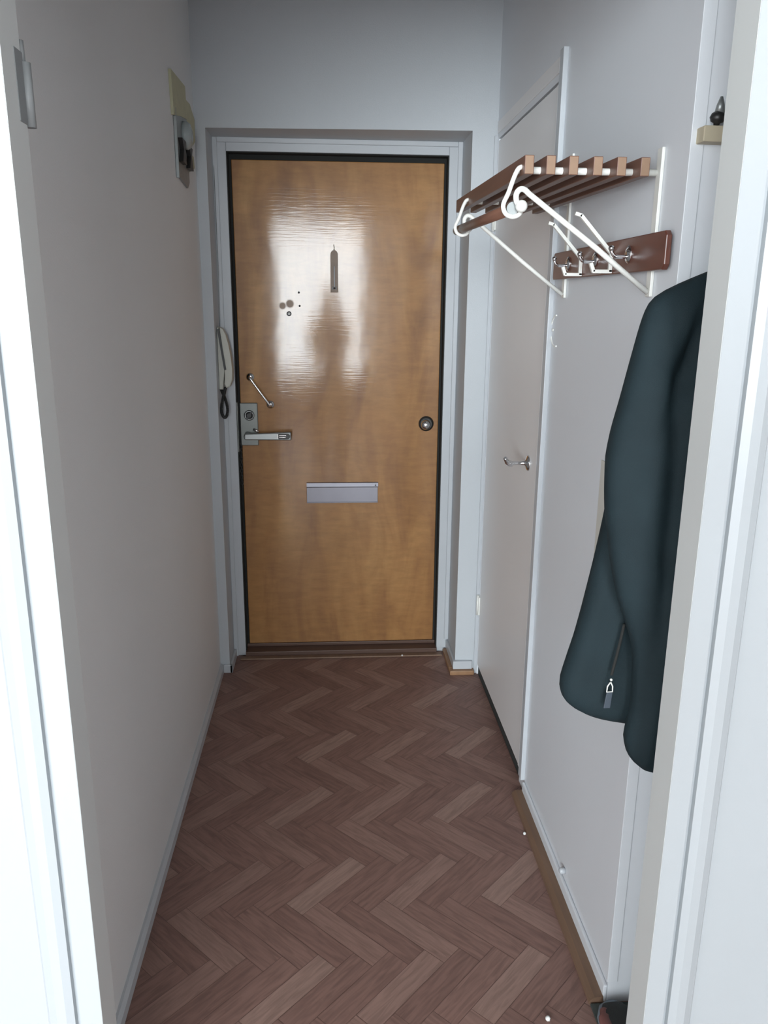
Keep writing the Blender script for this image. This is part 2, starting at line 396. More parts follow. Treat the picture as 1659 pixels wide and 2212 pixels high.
struct(b.build('trim_4', M['strip']), 'light oak floor strip in front of the pillar', 'floor strip')
b = MB(); b.box(XR-0.009, XR, 1.368, 2.128, 0.0, 0.045, 0.003)
struct(b.build('baseboard_right', M['panel']), 'white skirting below the right wall panel', 'skirting')
b = MB(); b.prism([(XR-0.040, 0), (XR-0.009, 0), (XR-0.009, 0.017), (XR-0.028, 0.016), (XR-0.038, 0.009)], 'y', 1.366, 2.13)
struct(b.build('trim_5', M['strip_dark']), 'brown wooden floor strip along the right wall', 'floor strip')

# ---------------------------------------------------------------- entrance door
FX0, FX1, FZ = -0.3745, 0.456, 2.021
b = MB()
def fr(x0, x1, y0, y1, z0, z1): b.box(x0, x1, y0, y1, z0, z1, 0.0025)
fr(RX0, FX0, YF, 3.30, 0, RZ); fr(FX1, RX1, YF, 3.30, 0, RZ); fr(FX0, FX1, YF, 3.30, FZ, RZ)
# raised outer bead
fr(RX0, RX0+0.018, YF-0.008, YF+0.002, 0, RZ); fr(RX1-0.018, RX1, YF-0.008, YF+0.002, 0.06, RZ); fr(RX0+0.018, RX1-0.018, YF-0.008, YF+0.002, RZ-0.018, RZ)
frm = struct(b.build('trim_6', M['trim']), 'white frame of the entrance door', 'door frame')
b = MB(); t = 0.004
b.box(FX0, FX0+t, YF+0.004, YD+0.03, 0.02, FZ); b.box(FX1-t, FX1, YF+0.004, YD+0.03, 0.02, FZ); b.box(FX0+t, FX1-t, YF+0.004, YD+0.03, FZ-t, FZ); b.box(FX0+t, FX0+0.0125, YD+0.004, YD+0.03, 0.039, FZ-t); b.box(FX1-0.0115, FX1-t, YD+0.004, YD+0.03, 0.039, FZ-t); b.box(FX0+0.0125, FX1-0.0115, YD+0.004, YD+0.03, FZ-0.0215, FZ-t)
b.build('draught_seal', M['dark'], frm)
b = MB(); b.box(-0.3735, -0.3695, YF+0.003, YD+0.005, 0.895, 1.095, 0.001)
sp = b.build('strike_plate', M['lockgrey'], frm); sp['label'] = 'grey metal strike plate'
b = MB(); b.box(FX0+0.001, FX1-0.001, YF-0.02, 3.31, 0.001, 0.024, 0.002); b.box(FX0+0.001, FX1-0.001, YD-0.004, 3.31, 0.024, 0.038, 0.002)
th = struct(b.build('trim_7', M['thresh']), 'dark brown wooden threshold under the entrance door', 'threshold')
b = MB(); b.box(FX0-0.02, FX1+0.02, YF-0.052, YF-0.021, 0.0005, 0.008, 0.003)
ms = b.build('cover_strip', M['strip_dark'], th)

door = thing('door_1', 'lacquered birch veneer entrance door at the end of the hall', 'door', ((FX0+FX1)/2, YD, 0.04))
door['kind'] = 'structure'
DX0, DX1, DZ0, DZ1 = FX0+0.013, FX1-0.012, 0.0385, FZ-0.022
MB().box(DX0, DX1, YD, YD+0.05, DZ0, DZ1, 0.0025).build('door_leaf', M['birch'], door)
# lock plate
b = MB(); b.box(-0.3645, -0.293, YD-0.006, YD-0.0005, 0.916, 1.09, 0.003); lp = b.build('lock_plate', M['lockgrey'], door)
b = MB(); b.lathe((-0.327, YD-0.006, 1.040), (0,-1,0), [(0,0.021),(0.005,0.021),(0.008,0.019),(0.0085,0.014),(0.006,0.013),(0.006,0.0)])
cy = b.build('lock_cylinder', M['satin'], lp)
b = MB(); b.lathe((-0.327, YD-0.012, 1.040), (0,-1,0), [(0,0.010),(0.003,0.010),(0.004,0.009)]); b.hexa(((-0.341,YD-0.020,1.026),(-0.336,YD-0.020,1.022),(-0.336,YD-0.016,1.022),(-0.341,YD-0.016,1.026),(-0.318,YD-0.020,1.058),(-0.313,YD-0.020,1.054),(-0.313,YD-0.016,1.054),(-0.318,YD-0.016,1.058)))
b.build('thumb_turn', M['black'], lp)
# lever
b = MB(); b.lathe((-0.335, YD-0.006, 0.960), (0,-1,0), [(0,0.014),(0.012,0.013),(0.034,0.012),(0.044,0.013),(0.05,0.010)])
b.hexa(((-0.345,YD-0.058,0.947),(-0.158,YD-0.052,0.944),(-0.158,YD-0.036,0.944),(-0.345,YD-0.042,0.947),(-0.345,YD-0.058,0.972),(-0.158,YD-0.052,0.978),(-0.158,YD-0.036,0.978),(-0.345,YD-0.042,0.972)), 0.004)
lv = b.build('door_handle', M['satin'], door)
b = MB()
pts = []
for k in range(9): a = -math.pi/2 + math.pi*k/8; pts.append((-0.173 + 0.011*math.cos(a), 0.961 + 0.011*math.sin(a)))
b.prism([(-0.209, 0.972), (-0.209, 0.950)] + pts, 'y', YD-0.0556, YD-0.050)
b.build('grip_inlay', M['black'], lv)
b = MB(); b.box(-0.206, -0.178, YD-0.0565, YD-0.0555, 0.9635, 0.9655); b.box(-0.206, -0.180, YD-0.0565, YD-0.0555, 0.9570, 0.9585); b.box(-0.213, -0.2095, YD-0.0575, YD-0.054, 0.950, 0.972, 0.001)
b.build('grip_line', M['chrome'], lv)
b = MB(); b.tube([(-0.312,YD-0.010,0.984),(-0.300,YD-0.014,0.978),(-0.290,YD-0.012,0.972)], [0.005,0.006,0.004], 10); b.build('latch_button', M['chrome'], lp)
# slanted pull bar
A = Vector((-0.318, YD, 1.193)); B = Vector((-0.241, YD, 1.083))
b = MB()
path = smooth_path([A+Vector((0,-0.004,0)), A+Vector((0,-0.026,0)), A+Vector((0.006,-0.034,-0.009)), B+Vector((-0.006,-0.034,0.009)), B+Vector((0,-0.026,0)), B+Vector((0,-0.004,0))], 6)
b.tube(path, 0.0048, 12)
pb = b.build('pull_bar', M['chrome'], door)
for P in (A, B):
    MB().lathe(P, (0,-1,0), [(-0.0005,0.0165),(0.003,0.0165),(0.006,0.013),(0.010,0.008),(0.014,0.006)]).build('rosette', M['chrome'], pb)
# dark knob on the hinge side
b = MB(); b.lathe((0.394, YD, 1.004), (0,-1,0), [(-0.0005,0.031),(0.006,0.031),(0.012,0.027),(0.014,0.022)]); kb = b.build('knob_rosette', M['black'], door); kb['label'] = 'black round rosette'
b = MB(); b.lathe((0.388, YD-0.012, 1.004), (0,-1,0), [(0,0.010),(0.012,0.010),(0.018,0.017),(0.026,0.0195),(0.034,0.017),(0.039,0.009),(0.040,0.0)]); b.build('knob', M['chrome'], kb)
# mail slot
b = MB(); b.box(-0.101, 0.196, YD-0.005, YD-0.0005, 0.671, 0.738, 0.001); b.box(-0.101, 0.196, YD-0.009, YD-0.005, 0.671, 0.675, 0.001)
mf = b.build('mail_slot', M['alu'], door); mf['label'] = 'brushed aluminium letter slot'
b = MB(); b.prism([(YD-0.0005, 0.738), (YD-0.010, 0.738), (YD-0.014, 0.742), (YD-0.010, 0.757), (YD-0.0005, 0.759)], 'x', -0.101, 0.197)
b.build('slot_hood', M['alu'], mf)
MB().box(0.183, 0.188, YD-0.015, YD-0.012, 0.745, 0.750).build('screw', M['black'], mf)
# peephole and screw holes of a removed fitting
MB().lathe((-0.158, YD, 1.440), (0,-1,0), [(-0.0005,0.0095),(0.003,0.0095),(0.004,0.008),(0.002,0.006)]).build('peephole_ring', M['black'], door)
MB().lathe((-0.158, YD, 1.440), (0,-1,0), [(0.001,0.0055),(0.0045,0.0050),(0.0055,0.0)]).build('peephole_lens', M['chip'], door)
for x, z in ((-0.118, 1.521), (-0.116, 1.470)):
    MB().lathe((x, YD, z), (0,-1,0), [(-0.0005,0.0042),(0.0012,0.004),(0.0013,0.0)], 10).build('screw_hole', M['black'], door)
# dark chain hanging in the gap by the lock
b = MB()
cx, cyy = -0.3655, YD-0.014
rnd = random.Random(2)
for k in range(15):
    z = 0.925 - k*0.0125; c = Vector((cx + rnd.uniform(-0.001, 0.001), cyy, z)); pl = []
    for a in range(10):
        t = 2*math.pi*a/10
        pl.append(c + (Vector((math.cos(t)*0.0048, 0, math.sin(t)*0.0095)) if k % 2 else Vector((0, math.cos(t)*0.0048, math.sin(t)*0.0095))))
    b.tube(pl, 0.0019, 6, closed=True)
ch = b.build('door_chain', M['black'], door); ch['label'] = 'dark hanging door chain'

# thermometer hanging on the door
tm = thing('thermometer', 'narrow wooden thermometer with a rounded top hanging on the entrance door', 'thermometer', (0.021, YD, 1.522))
pts = [(0.0355, 1.523), (0.0065, 1.523), (0.0065, 1.663)]
for k in range(1, 12): a = math.pi - math.pi*k/12; pts.append((0.021 + 0.0145*math.cos(a), 1.663 + 0.0145*math.sin(a)*1.15))
pts.append((0.0355, 1.663))
MB().prism(pts, 'y', YD-0.010, YD-0.001, 0.0012).build('back_board', M['therm'], tm)
MB().tube([(0.021,YD-0.0135,1.534),(0.021,YD-0.0135,1.62)], 0.0022, 10).build('glass_tube', M['trim'], tm)
MB().ball((0.021,YD-0.0135,1.538), 0.004, 8).build('bulb', M['black'], tm)
b = MB(); b.box(0.0125, 0.0165, YD-0.0115, YD-0.0095, 1.532, 1.545); b.box(0.0255, 0.0295, YD-0.0115, YD-0.0095, 1.532, 1.545); b.build('clip', M['black'], tm)
b = MB(); b.tube([(0.021,YD-0.0,1.690),(0.021,YD-0.012,1.692)], 0.0016, 8); b.tube([(0.021,YD-0.010,1.688),(0.020,YD-0.008,1.700)], 0.0012, 8); b.tube([(0.0185,YD-0.004,1.679),(0.021,YD-0.009,1.690),(0.0235,YD-0.004,1.679)], 0.0011, 8)
b.build('hanging_nail', M['black'], tm)

# ---------------------------------------------------------------- intercom handset on the left reveal
ic = thing('intercom_phone', 'cream entry phone with a black cord mounted left of the entrance door', 'intercom', (RX0, 3.12, 1.16))
X = RX0
MB().prism([(X+0.0005,1.158),(X+0.0005,1.390),(X+0.008,1.390),(X+0.014,1.33),(X+0.024,1.235),(X+0.014,1.158)], 'y', 3.085, 3.145, 0.002).build('base', M['cream'], ic)
hs = [(X+0.013,1.391),(X+0.022,1.386),(X+0.034,1.365),(X+0.042,1.33),(X+0.049,1.285),(X+0.053,1.235),(X+0.052,1.195),(X+0.042,1.170),(X+0.028,1.164),(X+0.021,1.18),(X+0.029,1.235),(X+0.020,1.32),(X+0.0115,1.378)]
MB().prism(hs, 'y', 3.075, 3.125, 0.004).build('handset', M['cream'], ic)
MB().hexa(((X+0.0235,3.070,1.232),(X+0.0315,3.070,1.234),(X+0.0315,3.13,1.234),(X+0.0235,3.13,1.232),(X+0.0035,3.070,1.384),(X+0.0110,3.070,1.386),(X+0.0110,3.13,1.386),(X+0.0035,3.13,1.384))).build('gap_shade', M['black'], ic)  # black filler stands in for the shaded gap between base and handset
loop = [(X+0.024,3.085,1.166),(X+0.020,3.08,1.150),(X+0.014,3.08,1.128),(X+0.007,3.08,1.098),(X+0.006,3.08,1.070),(X+0.014,3.08,1.052),(X+0.024,3.08,1.056),(X+0.029,3.08,1.082),(X+0.024,3.085,1.110),(X+0.016,3.09,1.134),(X+0.008,3.10,1.150),(X+0.006,3.11,1.160)]
sp_ = smooth_path(loop, 14); coil = []
for i, p in enumerate(sp_):
    t = (sp_[min(i+1,len(sp_)-1)]-sp_[max(i-1,0)]).normalized(); u = t.cross(Vector((0,1,0))).normalized(); v = Vector((0,1,0))
    for q in range(3):
        a = (i*3+q)*2*math.pi/7.0
        nx = sp_[min(i+1,len(sp_)-1)]
        coil.append(p.lerp(nx, q/3) + u*math.cos(a)*0.0042 + v*math.sin(a)*0.0042)
MB().tube(coil, 0.0023, 6).build('cord', M['black'], ic)
MB().tube([(X+0.004,YF-0.004,2.03),(X+0.006,3.16,1.60),(X+0.006,3.12,1.392)], 0.0012, 6).build('wire', M['steel'], ic)

# ---------------------------------------------------------------- electrical fitting on the left wall
eb = thing('electrical_fitting', 'opened grey metal fitting with black connectors and yellowed tape on the left wall', 'electrical fitting', (XL, 2.73, 1.93))
MB().prism([(2.635,1.858),(2.635,2.045),(2.835,2.055),(2.835,1.862),(2.80,1.842)], 'x', XL+0.0005, XL+0.007, 0.001).build('back_plate', M['steel'], eb)
MB().box(XL+0.0005, XL+0.010, 2.630, 2.6345, 1.850, 2.046, 0.001).build('plate_edge', M['steel'], eb)
MB().lathe((XL+0.006, 2.77, 1.994), (1,0,0), [(0,0.042),(0.012,0.042),(0.022,0.034),(0.027,0.018),(0.028,0.0)]).build('clear_cover', M['clear'], eb)
for y in (2.69, 2.815):
    MB().prism([(y-0.034,1.968),(y-0.010,1.940),(y-0.034,1.900),(y+0.034,1.900),(y+0.010,1.940),(y+0.034,1.968)], 'x', XL+0.006, XL+0.020, 0.001).build('connector', M['black'], eb)
MB().prism([(2.60,2.020),(2.59,2.140),(2.83,2.150),(2.84,2.055),(2.72,2.040)], 'x', XL+0.0003, XL+0.0085).build('tape', M['tape'], eb)
MB().prism([(2.84,2.02),(2.82,2.115),(2.93,2.120),(3.015,2.090),(3.010,2.02),(2.95,1.995)], 'x', XL+0.0003, XL+0.005).build('tape', M['tape'], eb)
MB().prism([(2.87,1.90),(2.87,1.965),(2.98,1.965),(2.99,1.93)], 'x', XL+0.0003, XL+0.0015).build('tape', M['tape'], eb)

# ---------------------------------------------------------------- cupboard door in the right wall
cd = thing('door_2', 'warm white flush cupboard door in the right wall', 'cupboard door', (XR, 2.58, 0.045)); cd['kind'] = 'structure'
MB().box(XR, XR+0.018, CY0+0.002, CY1-0.002, 0.045, CZ-0.003, 0.002).build('door_leaf', M['cup'], cd)
MB().box(XR-0.002, XR+0.0005, CY0+0.003, CY0+0.016, 0.046, CZ-0.004, 0.0008).build('edge_strip', M['cup'], cd)
hd = MB(); hd.lathe((XR, 2.305, 1.022), (-1,0,0), [(-0.0005,0.024),(0.003,0.024),(0.006,0.020),(0.009,0.010),(0.012,0.0065),(0.030,0.0052),(0.050,0.0065),(0.056,0.009),(0.060,0.0085)])
hd.tube(smooth_path([(XR-0.052,2.300,1.020),(XR-0.062,2.296,1.023),(XR-0.070,2.290,1.031),(XR-0.077,2.284,1.043)],5), [0.0085]*5+[0.0080]*5+[0.0065]*5+[0.004], 12)
hd.build('door_handle', M['chrome'], cd)
for z in (0.262, 1.735):
    h1 = MB(); h1.tube([(XR-0.006,CY1+0.004,z),(XR-0.006,CY1+0.004,z+0.085)], 0.0065, 12); h1.box(XR-0.006, XR-0.0005, CY1-0.012, CY1+0.002, z+0.004, z+0.08); h1.build('hinge', M['white_metal'], cd)
# frame edges of the cupboard
struct(MB().box(XR-0.012, XR+0.0005, CY1+0.0115, yw(XR)-0.0005, 0.0, 2.052, 0.001).build('trim_8', M['trim']), 'narrow white frame strip on the hinge side of the cupboard door', 'trim')
struct(MB().box(XR-0.013, XR+0.0005, 2.135, 2.168, 0.046, 2.10, 0.002).box(XR-0.004, XR+0.0005, 2.1685, 2.200, 0.046, 2.04, 0.001).build('trim_9', M['trim']), 'slim white vertical post between cupboard and wall panel', 'trim')
struct(MB().box(XR-0.003, XR+0.0005, CY0, CY1+0.01, CZ+0.022, CZ+0.060, 0.001).build('trim_10', M['cup']))
struct(MB().box(XR+0.006, XR+0.0215, CY0-0.002, CY1+0.002, 0.0005, 0.040).build('trim_11', M['void']))  # near-black plinth board; its colour adds to the shade under the cupboard door
# corner moulding on the panel edge by the niche
struct(MB().box(XR-0.003, XR+0.02, 1.366, 1.3805, 0.0555, H-0.001, 0.001).build('trim_12', M['panel']))
# small marks on the panel
tag(MB().box(XR-0.0025, XR-0.0005, 1.46, 1.668, 0.78, 1.158, 0.0008).build('cover_sheet', M['patch']), 'faint cream sheet stuck on the right wall behind the jacket', 'sheet')
ring = [(XR-0.0008, 2.095+0.046*math.cos(2*math.pi*k/40), 1.418+0.040*math.sin(2*math.pi*k/40)) for k in range(-12, 11)]
tag(MB().tube(ring, 0.0022, 8).tube([(XR-0.0005, 2.119, 1.420),(XR-0.004, 2.119, 1.420)], 0.004, 8).build('suction_mark', M['white_metal']), 'faint white ring shaped mark on the wall panel beside the cupboard', 'mark')
b = MB(); b.lathe((XR-0.004, 1.70, 0.070), (-1,0,0), [(-0.0035,0.008),(0.008,0.008),(0.012,0.005)]); tag(b.build('door_stop', M['trim']), 'small white plug low on the right wall near the floor', 'door stop')

# ---------------------------------------------------------------- hat rack
rk = thing('hat_rack', 'wall mounted hat rack with wooden slats, hanging rod and white steel braces', 'hat rack', (XR, 1.75, 1.50))
xs = (0.552, 0.510, 0.468, 0.425, 0.385, 0.347)
def sz(y): return 1.720 + 0.019*(y-1.45)      # the shelf rises slightly towards the far end
for x in xs:
    y0, y1 = 1.45, 2.215; hw = 0.0082; hh = 0.0155
    b = MB(); b.hexa(((x-hw,y0,sz(y0)-hh),(x+hw,y0,sz(y0)-hh),(x+hw,y1,sz(y1)-hh),(x-hw,y1,sz(y1)-hh),(x-hw,y0,sz(y0)+hh),(x+hw,y0,sz(y0)+hh),(x+hw,y1,sz(y1)+hh),(x-hw,y1,sz(y1)+hh)), 0.0012)
    for f in b.bm.faces:
        f.normal_update()
        if abs(f.normal.y) > 0.95: f.material_index = 1
    b.build('slat', [M['slat'], M['slat_end']], rk)
for y, zt in ((1.483, 1.757), (2.035, 1.838)):
    MB().box(XR-0.0065, XR-0.0005, y-0.0105, y+0.0105, 1.502, zt, 0.001).build('wall_post', M['white_metal'], rk)
for y in (1.492, 2.045):
    z = sz(y)-0.004
    MB().tube([(0.338,y,z),(XR-0.006,y,z)], 0.0062, 12).build('crossbar', M['white_metal'], rk)
    k = sz(y)-1.7208
    wire = [(0.341,y-0.018,1.720+k),(0.333,y-0.020,1.716+k),(0.326,y-0.020,1.702+k),(0.317,y-0.020,1.676+k),(0.309,y-0.020,1.657+k),(0.313,y-0.020,1.643+k),(0.325,y-0.020,1.637+k),(0.338,y-0.020,1.641+k),(0.343,y-0.020,1.652+k)]
    MB().tube(smooth_path(wire, 6), 0.0042, 10).build('rod_hook', M['white_metal'], rk)
    yb = y-0.030
    br = [(XR-0.008,y-0.012,1.510),(0.48,y-0.024,1.586),(0.352,yb,1.674+k),(0.343,yb,1.681+k),(0.335,yb,1.681+k),(0.3295,yb,1.674+k),(0.3295,yb,1.664+k),(0.333,yb,1.657+k)]
    pp = [Vector(br[0])] + smooth_path(br[2:], 6) if False else [Vector(br[0]), Vector(br[1])] + smooth_path(br[2:], 6)
    o = MB().tube(pp, 0.0050, 12).build('brace', M['white_metal'], rk)
    MB().ball((0.338,yb-0.006,1.653+k), 0.0105, 10).build('brace_knob', M['white_metal'], o)
y0, y1 = 1.474, 2.105
b = MB(); b.tube([(0.326,y0,1.651),(0.326,y1,1.665)], 0.0105, 20); b.build('hanging_rod', M['slat'], rk)
for yy, s_ in ((y0, -1), (y1, 1)):
    MB().tube([(0.326,yy-0.004*(s_<0),1.651+(0.014 if s_>0 else 0)),(0.326,yy+0.004+0.0*s_,1.651+(0.014 if s_>0 else 0))], 0.0108, 20).build('rod_cap', M['steel'], rk)

# ---------------------------------------------------------------- hook board
hb = thing('hook_board', 'reddish brown wooden coat hook board with chrome hooks below the hat rack', 'hook board', (XR, 1.75, 1.545))
xb = 0.577
pts = [(1.392,1.556),(1.400,1.547),(2.090,1.547),(2.094,1.553),(2.094,1.607),(2.088,1.612),(1.400,1.612),(1.392,1.604)]
MB().prism(pts, 'x', xb, XR-0.007, 0.002).build('board', M['hookwood'], hb)
for y in (1.563, 1.761, 1.961):
    z = 1.581
    b = MB(); b.lathe((xb, y, z), (-1,0,0), [(-0.0005,0.0165),(0.002,0.0165),(0.004,0.012),(0.006,0.006)])
    b.tube(smooth_path([(xb-0.004,y,z-0.004),(xb-0.018,y,z-0.005),(xb-0.028,y,z-0.003),(xb-0.034,y,z+0.004),(xb-0.035,y,z+0.010)],5), [0.0036]*18+[0.0042,0.005,0.006], 12)
    b.ball((xb-0.035,y,z+0.011), 0.0058, 8)
    o = b.build('coat_hook', M['chrome'], hb); o['label'] = 'chrome coat hook'
for y in (1.652, 1.852):
    x = xb-0.004; b = MB()
    def bar(p, q, w=0.0036, d=0.0042):
        p = Vector(p); q = Vector(q); t = (q-p).normalized(); n = t.cross(Vector((0,1,0))).normalized()*w; e = Vector((0,d,0))
        b.hexa([p-n-e, p+n-e, p+n+e, p-n+e, q-n-e, q+n-e, q+n+e, q-n+e], 0.0008)
    bar((x,y,1.5895),(x,y,1.551)); bar((x+0.0036,y,1.5525),(x-0.036,y,1.5525)); bar((x-0.034,y,1.551),(x-0.041,y,1.569)); bar((x+0.001,y,1.587),(x-0.069,y,1.661)); bar((x-0.066,y,1.659),(x-0.080,y,1.663))
    o = b.build('wire_hook', M['white_metal'], hb); o['label'] = 'white bent steel hat and coat hook'

# ---------------------------------------------------------------- niche: coat rail with black knobs
lg = thing('coat_rail', 'short pale wooden coat rail with a black knob, half hidden behind the right doorway casing', 'coat rail', (0.75, 1.367, 1.744))
MB().box(0.601, 0.97, 1.340, 1.3675, 1.742, 1.766, 0.0015).build('board', M['pine'], lg)
for x in (0.622, 0.75, 0.88):
    MB().lathe((x, 1.345, 1.766), (0,-0.25,1), [(-0.001,0.004),(0.004,0.005),(0.006,0.010),(0.012,0.0125),(0.018,0.010),(0.022,0.004)]).build('knob', M['black'], lg)
    MB().lathe((x+0.002, 1.342, 1.784), (0,-0.1,1), [(0,0.008),(0.012,0.006),(0.024,0.002)]).build('knob_cone', M['steel'], lg)  # plain grey cone set above the knob

# ---------------------------------------------------------------- jacket
jk = thing('jacket', 'long dark teal zip jacket hanging against the right wall', 'jacket', (0.68, 1.25, 1.50))
def interp(tab, z):
    if z <= tab[0][0]: return tab[0][1]
    n = len(tab)
    for i in range(n-1):
        (a, va), (b_, vb) = tab[i], tab[i+1]
        if z <= b_:
            h = b_-a; d = (vb-va)/h
            dl = (va-tab[i-1][1])/(a-tab[i-1][0]) if i > 0 else d
            dr = (tab[i+2][1]-vb)/(tab[i+2][0]-b_) if i < n-2 else d
            m0 = 0 if dl*d <= 0 else 2*dl*d/(dl+d); m1 = 0 if dr*d <= 0 else 2*dr*d/(dr+d)
            t = (z-a)/h
            return va*(2*t**3-3*t*t+1) + m0*h*(t**3-2*t*t+t) + vb*(-2*t**3+3*t*t) + m1*h*(t**3-t*t)
    return tab[-1][1]
def garment(name, xl, xr, yc, dep, zlist, folds, parent, n=72, cap=True):
    bm = bmesh.new(); rings = []
    for z in zlist:
        x0 = interp(xl, z); x1 = interp(xr, z); d = interp(dep, z); y = interp(yc, z); ring = []
        for k in range(n):
            a = 2*math.pi*k/n; c = math.cos(a); s = math.sin(a)
            ex = math.copysign(abs(c)**0.75, c); ey = math.copysign(abs(s)**0.75, s)
            px = (x0+x1)/2 + ex*(x1-x0)/2; py = y + ey*d
            if ey < 0:
                for fx, amp, wid, zc, zr in folds:
                    w_ = math.exp(-((px - fx(z))/wid)**2) * math.exp(-((z-zc)/zr)**2)
                    py += amp*w_*abs(ey)
            ring.append(bm.verts.new((px, py, z)))
        rings.append(ring)
    for A_, B_ in zip(rings, rings[1:]):
        for k in range(n): f = bm.faces.new((A_[k], A_[(k+1)%n], B_[(k+1)%n], B_[k])); f.smooth = True
    bm.faces.new(rings[0][::-1]); f = bm.faces.new(rings[-1])
    m = MB(); m.bm.free(); m.bm = bm
    return m.build(name, M['coat'], parent)
zs = lambda a, b_, n: [a + (b_-a)*i/(n-1) for i in range(n)]
body_xl = [(0.752,0.520),(0.758,0.495),(0.766,0.466),(0.785,0.430),(0.803,0.4145),(0.826,0.4095),(0.866,0.4175),(0.919,0.431),(0.996,0.446),(1.079,0.460),(1.151,0.470),(1.268,0.482),(1.44,0.53),(1.50,0.57)]
body_xr = [(0.75,0.90),(1.40,0.90),(1.50,0.80)]
body_dep = [(0.752,0.035),(0.78,0.055),(1.0,0.058),(1.3,0.05),(1.44,0.04),(1.50,0.02)]
bodyf = [(lambda z: 0.455+(z-0.85)*0.16, 0.008, 0.012, 0.9, 0.3), (lambda z: 0.500+(z-0.85)*0.20, 0.014, 0.010, 0.93, 0.10)]
garment('jacket_body', body_xl, body_xr, [(0.75,1.272),(1.5,1.285)], body_dep, [0.752,0.7535,0.755,0.757,0.759,0.762,0.765,0.769,0.773,0.778,0.783,0.789,0.795,0.802,0.810]+zs(0.82,1.48,44), bodyf, jk)
slx = [(0.704,0.560),(0.708,0.546),(0.714,0.532),(0.721,0.523),(0.732,0.511),(0.744,0.504),(0.757,0.500),(0.771,0.4975),(0.80,0.501),(0.826,0.505),(0.88,0.504),(0.929,0.500),(0.953,0.494),(0.985,0.482),(1.023,0.468),(1.083,0.453),(1.12,0.447),(1.173,0.439),(1.21,0.437),(1.247,0.4365),(1.283,0.441),(1.346,0.456),(1.411,0.471),(1.461,0.483),(1.480,0.489),(1.495,0.497),(1.512,0.521),(1.523,0.545),(1.545,0.60),(1.556,0.64)]
slr = [(0.70,0.665),(0.75,0.700),(1.0,0.76),(1.3,0.80),(1.5,0.80),(1.556,0.72)]
sld = [(0.704,0.012),(0.72,0.030),(0.76,0.036),(0.95,0.040),(1.2,0.050),(1.35,0.055),(1.46,0.048),(1.51,0.032),(1.556,0.008)]
slf = [(lambda z: 0.530-(z-1.2)*0.02, 0.022, 0.008, 1.16, 0.26), (lambda z: 0.552+(z-1.42)*0.3, 0.040, 0.015, 1.41, 0.08), (lambda z: 0.556-(1.25-z)*0.06, -0.016, 0.013, 1.08, 0.42),
       (lambda z: 0.525, 0.006, 0.010, 0.85, 0.10), (lambda z: 0.50+(z-1.2)*0.1, -0.006, 0.02, 1.25, 0.15), (lambda z: 0.500-(z-1.42)*0.6, 0.006, 0.012, 1.42, 0.06)]
garment('sleeve', slx, slr, [(0.70,1.175),(1.0,1.185),(1.2,1.20),(1.556,1.235)], sld, [0.704,0.705,0.7065,0.7085,0.711,0.714,0.718,0.723,0.729,0.736,0.745]+zs(0.757,1.46,52)+[1.470,1.480,1.490,1.500,1.510,1.520,1.530,1.540,1.548,1.556], slf, jk)
# pocket zip: dark seam and metal puller
MB().tube(smooth_path([(0.494,1.2145,0.965),(0.488,1.2115,0.93),(0.482,1.2105,0.895),(0.478,1.2105,0.872)],6), 0.0026, 8).build('pocket_zip', M['dark'], jk)
zp = MB(); fr_ = [(0.4755,1.2065,0.860),(0.4700,1.2060,0.853),(0.4690,1.2055,0.843),(0.4820,1.2055,0.843),(0.4815,1.2060,0.853),(0.4765,1.2065,0.861)]
fr_ = [(0.4755+(p[0]-0.4755)*0.78, p[1], p[2]) for p in fr_]; zp.tube(fr_, 0.0012, 8); zp.ball((0.4770,1.2070,0.865), 0.0024, 8)
zpo = zp.build('zip_puller', M['white_metal'], jk)
MB().hexa(((0.467,1.2045,0.812),(0.479,1.2045,0.812),(0.479,1.2075,0.812),(0.467,1.2075,0.812),(0.4705,1.2045,0.842),(0.4810,1.2045,0.842),(0.4810,1.2075,0.842),(0.4705,1.2075,0.842)), 0.001).build('pull_tab', M['zip'], zpo)
MB().tube([(0.75,1.25,1.545),(0.75,1.28,1.62),(0.75,1.325,1.75),(0.75,1.333,1.774)], 0.005, 10).build('hanging_loop', M['coat'], jk)

